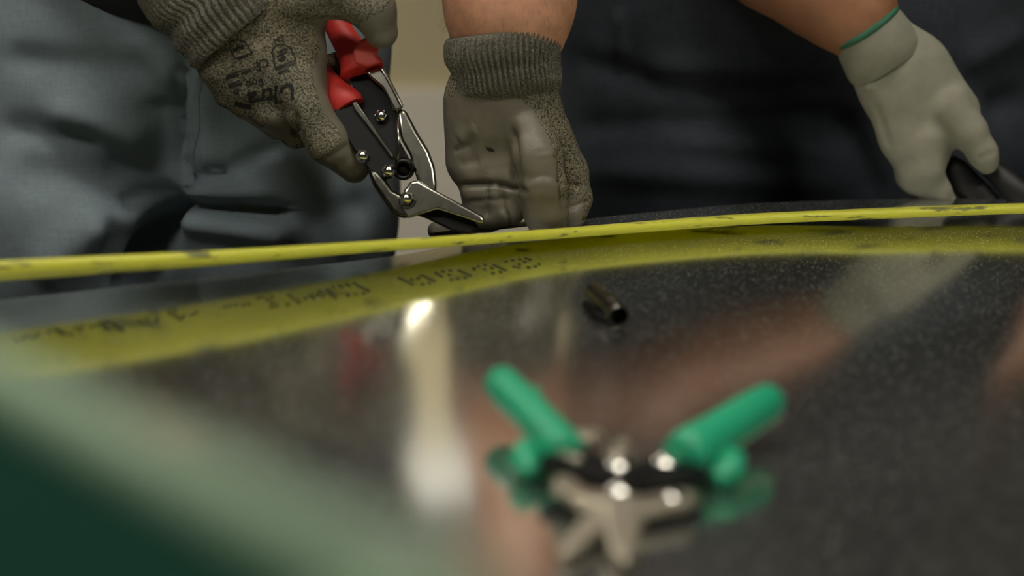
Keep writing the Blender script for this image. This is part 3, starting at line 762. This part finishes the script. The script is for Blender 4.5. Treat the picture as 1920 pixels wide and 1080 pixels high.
# red grips: sleeves with a flared stop and a thumb rest
def px_sleeve(name, pts, D, mat, parent, flat=0.75, n=18):
    bm = bmesh.new(); c = [P(x, y, snd(y) if D == SN else D, dd) for x, y, dd, r in pts]; r = [q[3]*mmpx(D) for q in pts]
    add_tube(bm, c, r, n, True, (Vector((0, 1, 0)), flat)); return bm_obj(name, bm, mat, parent, True, 50)
g1 = px_sleeve('grip', [(592, -20, 22, 18), (612, 15, 16, 22), (630, 45, 10, 24), (650, 80, 4, 26), (664, 104, 0, 30), (672, 118, 0, 37), (677, 128, 0, 42), (679, 134, 0, 41), (680, 137, 0, 34)], SN, M['red'], sn)
plate('thumb_rest', [(664, 118), (662, 94), (672, 78), (688, 69), (702, 68), (711, 75), (712, 88), (706, 103), (718, 116), (690, 126)], SN, 16, -11, M['redlight'], g1, 0.004, 4)
g2 = px_sleeve('grip', [(560, 80, 30, 17), (585, 115, 22, 21), (608, 150, 12, 25), (630, 175, 4, 27), (645, 190, 0, 31), (652, 198, 0, 33), (655, 203, 0, 30)], SN, M['red'], sn)
plate('handle_plate', [(652, 136), (690, 132), (716, 128), (744, 196), (748, 262), (770, 302), (764, 328), (738, 330), (706, 270), (676, 200)], SN, 7, 6, M['black'], sn, 0.001)
plate('handle_channel', [(684, 134), (712, 126), (728, 144), (757, 202), (744, 210), (738, 206), (716, 164), (694, 146)], SN, 13, -2, M['chrome'], sn, 0.0022, 3)
plate('handle_lip', [(712, 127), (721, 128), (742, 168), (757, 199), (752, 203), (734, 168)], SN, 17, -3, M['chrome'], sn, 0.0012)
plate('handle_plate', [(626, 206), (664, 196), (682, 214), (716, 262), (742, 300), (742, 328), (724, 338), (694, 320), (664, 280), (640, 240)], SN, 8, -4, M['black'], sn, 0.001)
plate('handle_lip', [(660, 192), (668, 190), (700, 236), (738, 292), (735, 298), (700, 250), (664, 204)], SN, 15, -4, M['darkmetal'], sn, 0.0008)
plate('jaw_arm', [(743, 208), (755, 203), (764, 212), (784, 250), (804, 282), (815, 312), (819, 345), (818, 366), (800, 362), (786, 350), (776, 318), (768, 290), (752, 262), (748, 240)], SN, 15, 4, M['chrome'], sn, 0.0062, 6)
plate('jaw_arm', [(688, 318), (706, 318), (724, 338), (736, 356), (752, 364), (776, 372), (782, 396), (770, 408), (752, 410), (734, 398), (716, 372), (700, 348)], SN, 13, -2, M['darkmetal'], sn, 0.0055, 6)
plate('blade', [(752, 392), (758, 356), (770, 340), (784, 338), (800, 348), (904, 404), (909, 412), (904, 420), (880, 412), (820, 392), (790, 402), (764, 410)], SN, 14, -8, M['chrome'], sn, 0.0058, 6)
plate('blade', [(776, 376), (820, 380), (890, 416), (900, 428), (880, 440), (846, 432), (800, 410), (776, 402)], SN, 9, 0, M['black'], sn, 0.002, 3)
plate('pivot_washer', [(762+17*math.cos(k*math.pi/8)+2, 376+17*math.sin(k*math.pi/8)) for k in range(16)], SN, 3, -14, M['darkmetal'], sn, 0.001)
for x, y, dd, r in ((715, 218, 0, 13), (680, 293, -9, 13), (729, 321, -9, 14), (762, 373, -16, 13)):
    bolt('bolt', x, y, SN, dd, r, M['boltm'], sn)
bm = bmesh.new()      # coil spring between the handles
c0 = P(757, 316, snd(316), 0); rr = 16*mmpx(SN); pts = []
for k in range(97):
    a_ = 2*math.pi*k/24; pts.append(c0 + Vector((math.cos(a_)*rr, -0.006 + 0.0028*k/24*1.0, math.sin(a_)*rr)))
add_tube(bm, pts, 0.0022, 8)
spg = bm_obj('spring', bm, M['springm'], sn)
bm = bmesh.new(); add_tube(bm, [c0 + Vector((0, -.004, .001)), c0 + Vector((0, .008, -.002))], .0062, 20); bm_obj('spring_core', bm, M['black'], spg)
bm = bmesh.new(); add_tube(bm, [P(744, 212, snd(212), -5), P(748, 262, snd(262), -6), P(746, 306, snd(306), -6)], 0.0013, 8); bm_obj('spring_leg', bm, M['chrome'], spg)
bm = bmesh.new(); add_tube(bm, [P(686, 226, snd(226), -10), P(712, 262, snd(262), -10), P(744, 304, snd(304), -6)], 0.0012, 8); bm_obj('spring_leg', bm, M['darkmetal'], spg)

# ------------------------------------------------------------------ person with dark jeans
J2 = 1.66
p2 = thing('person', (0.33, J2, 0), 'person in dark jeans and black shirt wearing a plain grey glove', 'person')
def person2():
    y = J2
    F_ = Field().group(0.06)
    F_.chain([((.20, y, 1.02), .142), ((.19, y, .84), .135), ((.18, y, .5), .1), ((.18, y, .06), .08)])
    F_.chain([((.45, y, 1.02), .145), ((.47, y, .84), .135), ((.49, y, .5), .1), ((.49, y, .06), .08)])
    F_.group(0.05).chain([((.21, y, 1.04), .145), ((.45, y, 1.04), .148)]).chain([((.22, y, 1.16), .135), ((.44, y, 1.16), .135)])
    V, Fc = F_.build(0.008, 0.04); N = normals(V, Fc)
    seg = [(1080, 240, 1560, 215, 24, 9), (1200, 130, 1500, 120, 26, -8), (1300, 180, 1560, 160, 24, 7), (1100, 320, 1600, 345, 26, -9), (1250, 260, 1560, 290, 22, -7), (1560, 210, 1640, 380, 34, 12),
           (1080, 110, 1250, 160, 22, 6), (1160, 20, 1165, 110, 12, -7), (1130, 60, 1140, 300, 30, -5), (1800, 120, 1920, 60, 26, -8), (1850, 200, 1920, 180, 26, 8), (1380, 60, 1560, 70, 24, -6)]
    V = V + N*creases(seg)(V, N)[:, None] + N*cloth_noise(V, N, 12, 0.006)[:, None]
    o = mesh_obj('jeans', V, Fc, M['denim2'], p2); o['label'] = 'dark blue denim jeans'
    F_ = Field().group(0.05)
    F_.chain([((.21, y, 1.22), .15), ((.45, y, 1.2), .155)]).chain([((.20, y, 1.42), .14), ((.46, y, 1.42), .14)])
    F_.chain([((.33, y, 1.3), .15), ((.33, y, 1.5), .1)])
    F_.chain([((.50, y-.05, 1.15), .1), ((.56, y, 1.1), .09)])
    F_.group(0.03).chain([((.12, y, 1.46), .08), ((.09, y-.02, 1.30), .07)]).chain([((.54, y, 1.46), .08), ((.60, y-.02, 1.28), .07)])
    V, Fc = F_.build(0.010, 0.03); N = normals(V, Fc); V = V + N*cloth_noise(V, N, 9, 0.007)[:, None]
    o = mesh_obj('shirt', V, Fc, M['shirt2'], p2); o['label'] = 'black shirt'
    F_ = Field().group(0.03)
    F_.chain([((.33, y, 1.2), .1), ((.33, y, 1.46), .1), ((.33, y-.01, 1.58), .055)])
    head(F_, .33, y-.02, 1.69)
    F_.chain([((.33, y, 1.46), .07), ((.12, y, 1.46), .06), ((.09, y-.04, 1.24), .052), (P(1290, -230, 1.52), .056), (P(1460, -85, 1.46), .052), (P(1560, -12, 1.435), 80*mmpx(1.43)), (P(1612, 38, 1.42), 57*mmpx(1.42)), (P(1650, 90, 1.42), 40*mmpx(1.42))])
    F_.chain([((.33, y, 1.46), .07), ((.54, y, 1.46), .06), ((.62, y-.02, 1.2), .05), ((.66, y-.12, .98), .035)])
    V, Fc = F_.build(0.006, 0.02); mesh_obj('body', V, Fc, M['skin2'], p2); hair(.33, y-.02, 1.69, p2)
person2()
DG = 1.415
G_palm = [[(1640, 72, 0, 66), (1690, 150, 0, 72), (1735, 225, 0, 70)], [(1690, 130, 0, 62), (1700, 250, 2, 44)], [(1720, 140, 0, 58), (1790, 210, 0, 46)], [(1710, 255, 0, 50), (1728, 300, 0, 46)]]
G_index = [[(1734, 262, -6, 36), (1738, 318, -10, 28), (1762, 356, -6, 19), (1786, 386, 0, 13)]]
G_mid = [[(1718, 280, 4, 44), (1722, 325, 4, 40), (1745, 358, 8, 28), (1772, 384, 10, 18)]]
G_thumb = [[(1775, 200, -4, 46), (1816, 246, -12, 31), (1842, 286, -14, 25), (1851, 306, -14, 20)]]
bG = creases([(1600, 150, 1680, 120, 8, 2.5), (1622, 168, 1640, 160, 10, -3.5), (1605, 140, 1680, 105, 8, -1.5), (1640, 190, 1668, 280, 8, 1.5), (1832, 300, 1866, 284, 7, 1.5)])
gG, fullG = glove(DG, [(G_palm, 0.02, 0.5), (G_index, 0.006, 1), (G_mid, 0.006, 1), (G_thumb, 0.008, 1)], None, p2, 'plain light grey knit glove with green hem', bumps=bG, knitmat=M['plainglove'], h=0.002)
# short cuff with a green hem
ribbed_cuff('cuff', DG, [(1622, 50, 0, 64, 62), (1630, 62, 0, 66, 62), (1644, 86, 0, 70, 60), (1656, 108, 0, 72, 54), (1666, 124, 0, 69, 44)], 50, 0.0015, M['plainglove'], gG, 4)
ribbed_cuff('hem', DG, [(1618, 45, 0, 64, 62), (1620, 48, 0, 67, 65), (1623, 53, 0, 67, 65), (1625, 56, 0, 64, 62)], 50, 0.004, M['greentrim'], gG, 4)

# dark-handled pliers under the plain glove
dp = thing('pliers', S(1850, 395), 'black-handled pliers under the plain grey glove, at the right edge', 'pliers')
px_sleeve('grip', [(1778, 300, 40, 14), (1792, 318, 36, 24), (1812, 345, 32, 27), (1840, 372, 26, 26), (1866, 392, 20, 20)], 1.39, M['blackrubber'], dp)
px_sleeve('grip', [(1836, 296, 36, 16), (1862, 318, 26, 20), (1890, 342, 14, 23), (1924, 372, 0, 26), (1962, 392, 0, 20)], 1.39, M['blackrubber'], dp)
plate('jaw', [(1860, 388), (1960, 384), (2010, 396), (1960, 410), (1870, 402)], 1.385, 12, 6, M['gunmetal'], dp, 0.002)

# ------------------------------------------------------------------ green snips lying on the sheet
def surf_frame(px, py, ang=0.0):
    o = S(px, py); n = sheet_normal(o.x, o.y); x = Vector((math.cos(ang), math.sin(ang), 0)); x = (x - n*x.dot(n)).normalized(); y = n.cross(x)
    return lambda a, b, c: o + x*(a/1000) + y*(b/1000) + n*(c/1000)
GF = surf_frame(1165, 985)
gs = thing('snips', GF(0, 0, 0), 'green-gripped metal snips lying open in the blurred foreground', 'snips')
def lplate(name, poly, z, th, mat, bev=1.0, seg=3, parent=gs, frame=GF):
    bm = bmesh.new()
    zz = (lambda p: p[2] if len(p) > 2 else z)
    t_ = [bm.verts.new(frame(p[0], p[1], zz(p)+th/2)) for p in poly]; b = [bm.verts.new(frame(p[0], p[1], zz(p)-th/2)) for p in poly]; n = len(poly)
    bm.faces.new(t_); bm.faces.new(b[::-1])
    for i in range(n): bm.faces.new((t_[i], b[i], b[(i+1) % n], t_[(i+1) % n]))
    o = bm_obj(name, bm, mat, parent, True, 40); bevel(o, bev/1000, seg); return o
def ltube(name, pts, mat, n=20, flat=None, parent=gs, frame=GF):
    bm = bmesh.new(); up = (frame(0, 0, 1)-frame(0, 0, 0)).normalized()
    add_tube(bm, [frame(*p[:3]) for p in pts], [p[3]/1000 for p in pts], n, True, (up, flat) if flat else None)
    return bm_obj(name, bm, mat, parent, True, 60)
def dome(name, x, y, z, r, mat, frame=GF, parent=gs):
    bm = bmesh.new(); rho = r*1.5; z0 = math.sqrt(rho*rho-r*r)
    prof = [(r, 0), (r, .8)] + [(r*q, .8 + math.sqrt(rho*rho-(r*q)**2)-z0) for q in (.9, .75, .58, .4, .2, .02)]
    add_tube(bm, [frame(x, y, z + h) for _, h in prof], [q/1000 for q, _ in prof], 24); return bm_obj(name, bm, mat, parent)
ga = ltube('grip', [(-66, 134, 25, 2.34), (-65, 132, 25, 7.02), (-64, 127, 25, 10.53), (-57, 112, 23, 11.47), (-44, 88, 20, 11.23), (-36, 70, 18, 11.7), (-31, 58, 16, 12.87), (-28, 50, 15, 12.87), (-27, 47, 15, 9.36)], M['green'], 22)
ltube('grip_stop', [(-50, 98, 23, 3), (-47, 100, 27, 5), (-44, 100, 30, 4.6), (-43, 100, 33, 2)], M['green'], 14, parent=ga)
ltube('grip_stop', [(-40, 64, 12, 6), (-48, 60, 10, 9.5), (-50, 52, 9.5, 9), (-46, 44, 6, 5)], M['green'], 14, parent=ga)
gb = ltube('grip', [(96, 110, 27, 2.34), (95, 108, 27, 7.02), (92, 105, 27, 10.3), (80, 93, 25, 11.47), (66, 80, 22, 11.7), (53, 68, 19, 12.29), (42, 57, 17, 13.45), (37, 50, 15, 13.45), (35, 47, 15, 9.36)], M['green'], 22)
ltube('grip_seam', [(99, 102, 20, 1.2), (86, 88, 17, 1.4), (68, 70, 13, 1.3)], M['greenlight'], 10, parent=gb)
ltube('grip_stop', [(56, 62, 13, 6), (64, 56, 10, 9.5), (62, 48, 9.5, 9), (54, 42, 6, 5)], M['green'], 14, parent=gb)
lplate('handle_plate', [(-38, 54), (-24, 60), (-6, 46), (10, 34), (12, 16), (-4, 12), (-20, 22), (-42, 36)], 15, 5, M['black'])
lplate('handle_plate', [(46, 50), (32, 56), (12, 44), (-6, 32), (-8, 14), (6, 12), (26, 18), (48, 32)], 12, 6, M['black'])
lplate('handle_lip', [(-40, 52), (-34, 56), (-18, 40), (-22, 35)], 17, 5, M['nickel'], 1.4)
lplate('jaw_arm', [(-34, 26), (-26, 30), (-18, 12), (-6, 10), (8, 4), (6, -8), (-10, -6), (-26, 0), (-36, 14)], 12, 6, M['nickel'], 2.0)
lplate('jaw_arm', [(42, 16), (34, 22), (10, 12), (-6, 8), (-10, 0), (2, -8), (16, -3), (38, 6)], 9, 6, M['nickel'], 2.0)
lplate('blade', [(-8, 2, 15), (8, 2, 15), (10, -16, 13), (4, -42, 8), (-3, -54, 6), (-9, -44, 7), (-11, -18, 13)], 12, 6, M['nickel'], 2.2)
lplate('blade', [(-10, 4, 11), (2, 0, 11), (-10, -20, 8), (-24, -38, 6), (-32, -44, 5), (-34, -38, 5), (-24, -16, 8)], 8, 5, M['nickel'], 2.0)
lplate('latch', [(-26, 66), (-10, 70), (-4, 60), (-18, 54)], 21, 5, M['nickel'], 1.6)
ltube('spring', [(math.cos(a*.7)*7, 46+math.sin(a*.7)*7, 13+a*.35, 1.1) for a in range(30)], M['nickel'], 8)
for x, y, z, r in ((-21, 46, 17.5, 7.2), (1, 35, 17.5, 7.2), (0, 11, 15, 7.2), (27, 46, 15, 7.2), (27, 10, 12, 5)):
    dome('bolt', x, y, z, r, M['boltm'])

# ------------------------------------------------------------------ small dark tube on the sheet
TF = surf_frame(1160, 612, math.radians(16))
tb = thing('tool_bit', TF(0, 0, 0), 'small dark hollow metal tube lying on the sheet behind the green snips', 'tool bit')
def tube_body():
    bm = bmesh.new(); R0, R1, L, n = 7.8, 6.7, 58, 32
    prof = [(R1, 0), (R0-.3, 0), (R0, .4)]
    for k in range(4): s = 5 + k*4.2; prof += [(R0, s), (R0-1.0, s+.6), (R0-1.0, s+1.6), (R0, s+2.2)]
    prof += [(R0, 30), (R0-1.0, 31), (R0-1.0, L-1), (R0-1.6, L), (0.3, L)]
    prof = [(R1-.2, 24), (R1, 1)] + prof; rings = []
    for r, y in prof:
        rings.append([bm.verts.new(TF(r*math.cos(2*math.pi*k/n), y, 7.9 + r*math.sin(2*math.pi*k/n))) for k in range(n)])
    for a, b in zip(rings, rings[1:]):
        for k in range(n): bm.faces.new((a[k], a[(k+1) % n], b[(k+1) % n], b[k]))
    bm.faces.new(rings[0]); bm.faces.new(rings[-1])
    return bm_obj('tube', bm, M['gunmetal'], tb, True, 30)
tube_body()
bm = bmesh.new(); add_tube(bm, [TF(-9, 10, 4), TF(-9.5, 12, 4), TF(-11, 40, 4), TF(-11, 44, 4)], [.0015, .0032, .0032, .002], 14); bm_obj('clip_rod', bm, M['black'], tb)
bm = bmesh.new(); add_tube(bm, [TF(-9, 14, 4), TF(-3, 14, 6)], .0024, 10); bm_obj('clip', bm, M['black'], tb)

# ------------------------------------------------------------------ green tool box beside the camera
def toolbox():
    zt_ = CAM_Z - 0.100
    def on(px, py): return on_plane(px, py, zt_)
    a, b = on(-40, 712), on(640, 1060); d = (b-a).normalized(); n = Vector((-d.y, d.x, 0)); n = n if n.x > 0 else -n
    A_ = a - d*0.25; B_ = b + d*0.03
    q = [A_, B_, B_ - n*0.22, A_ - n*0.22]; zb_ = min(zsheet(p.x, p.y) for p in q)
    zb_ = max(zsheet(p.x, p.y) for p in q) + 0.0005
    t = thing('tool_box', (sum((p.x for p in q))/4, sum((p.y for p in q))/4, zb_), 'dark green metal box with pale rim, blurred in the lower left corner', 'tool box')
    bm = bmesh.new(); lo = [bm.verts.new((p.x, p.y, zb_)) for p in q]; hi = [bm.verts.new((p.x, p.y, zt_)) for p in q]
    bm.faces.new(lo[::-1]); bm.faces.new(hi)
    for i in range(4): bm.faces.new((lo[i], lo[(i+1) % 4], hi[(i+1) % 4], hi[i]))
    bevel(bm_obj('body', bm, M['boxgreen'], t, True, 30), 0.003)
    bm = bmesh.new(); ring = [p + Vector((0, 0, 0)) for p in q]
    for i in range(4):
        p0, p1 = ring[i], ring[(i+1) % 4]
        add_tube(bm, [(p0.x, p0.y, zt_+.001), (p1.x, p1.y, zt_+.001)], 0.0075, 14)
    bm_obj('rim', bm, M['boxrim'], t)
toolbox()
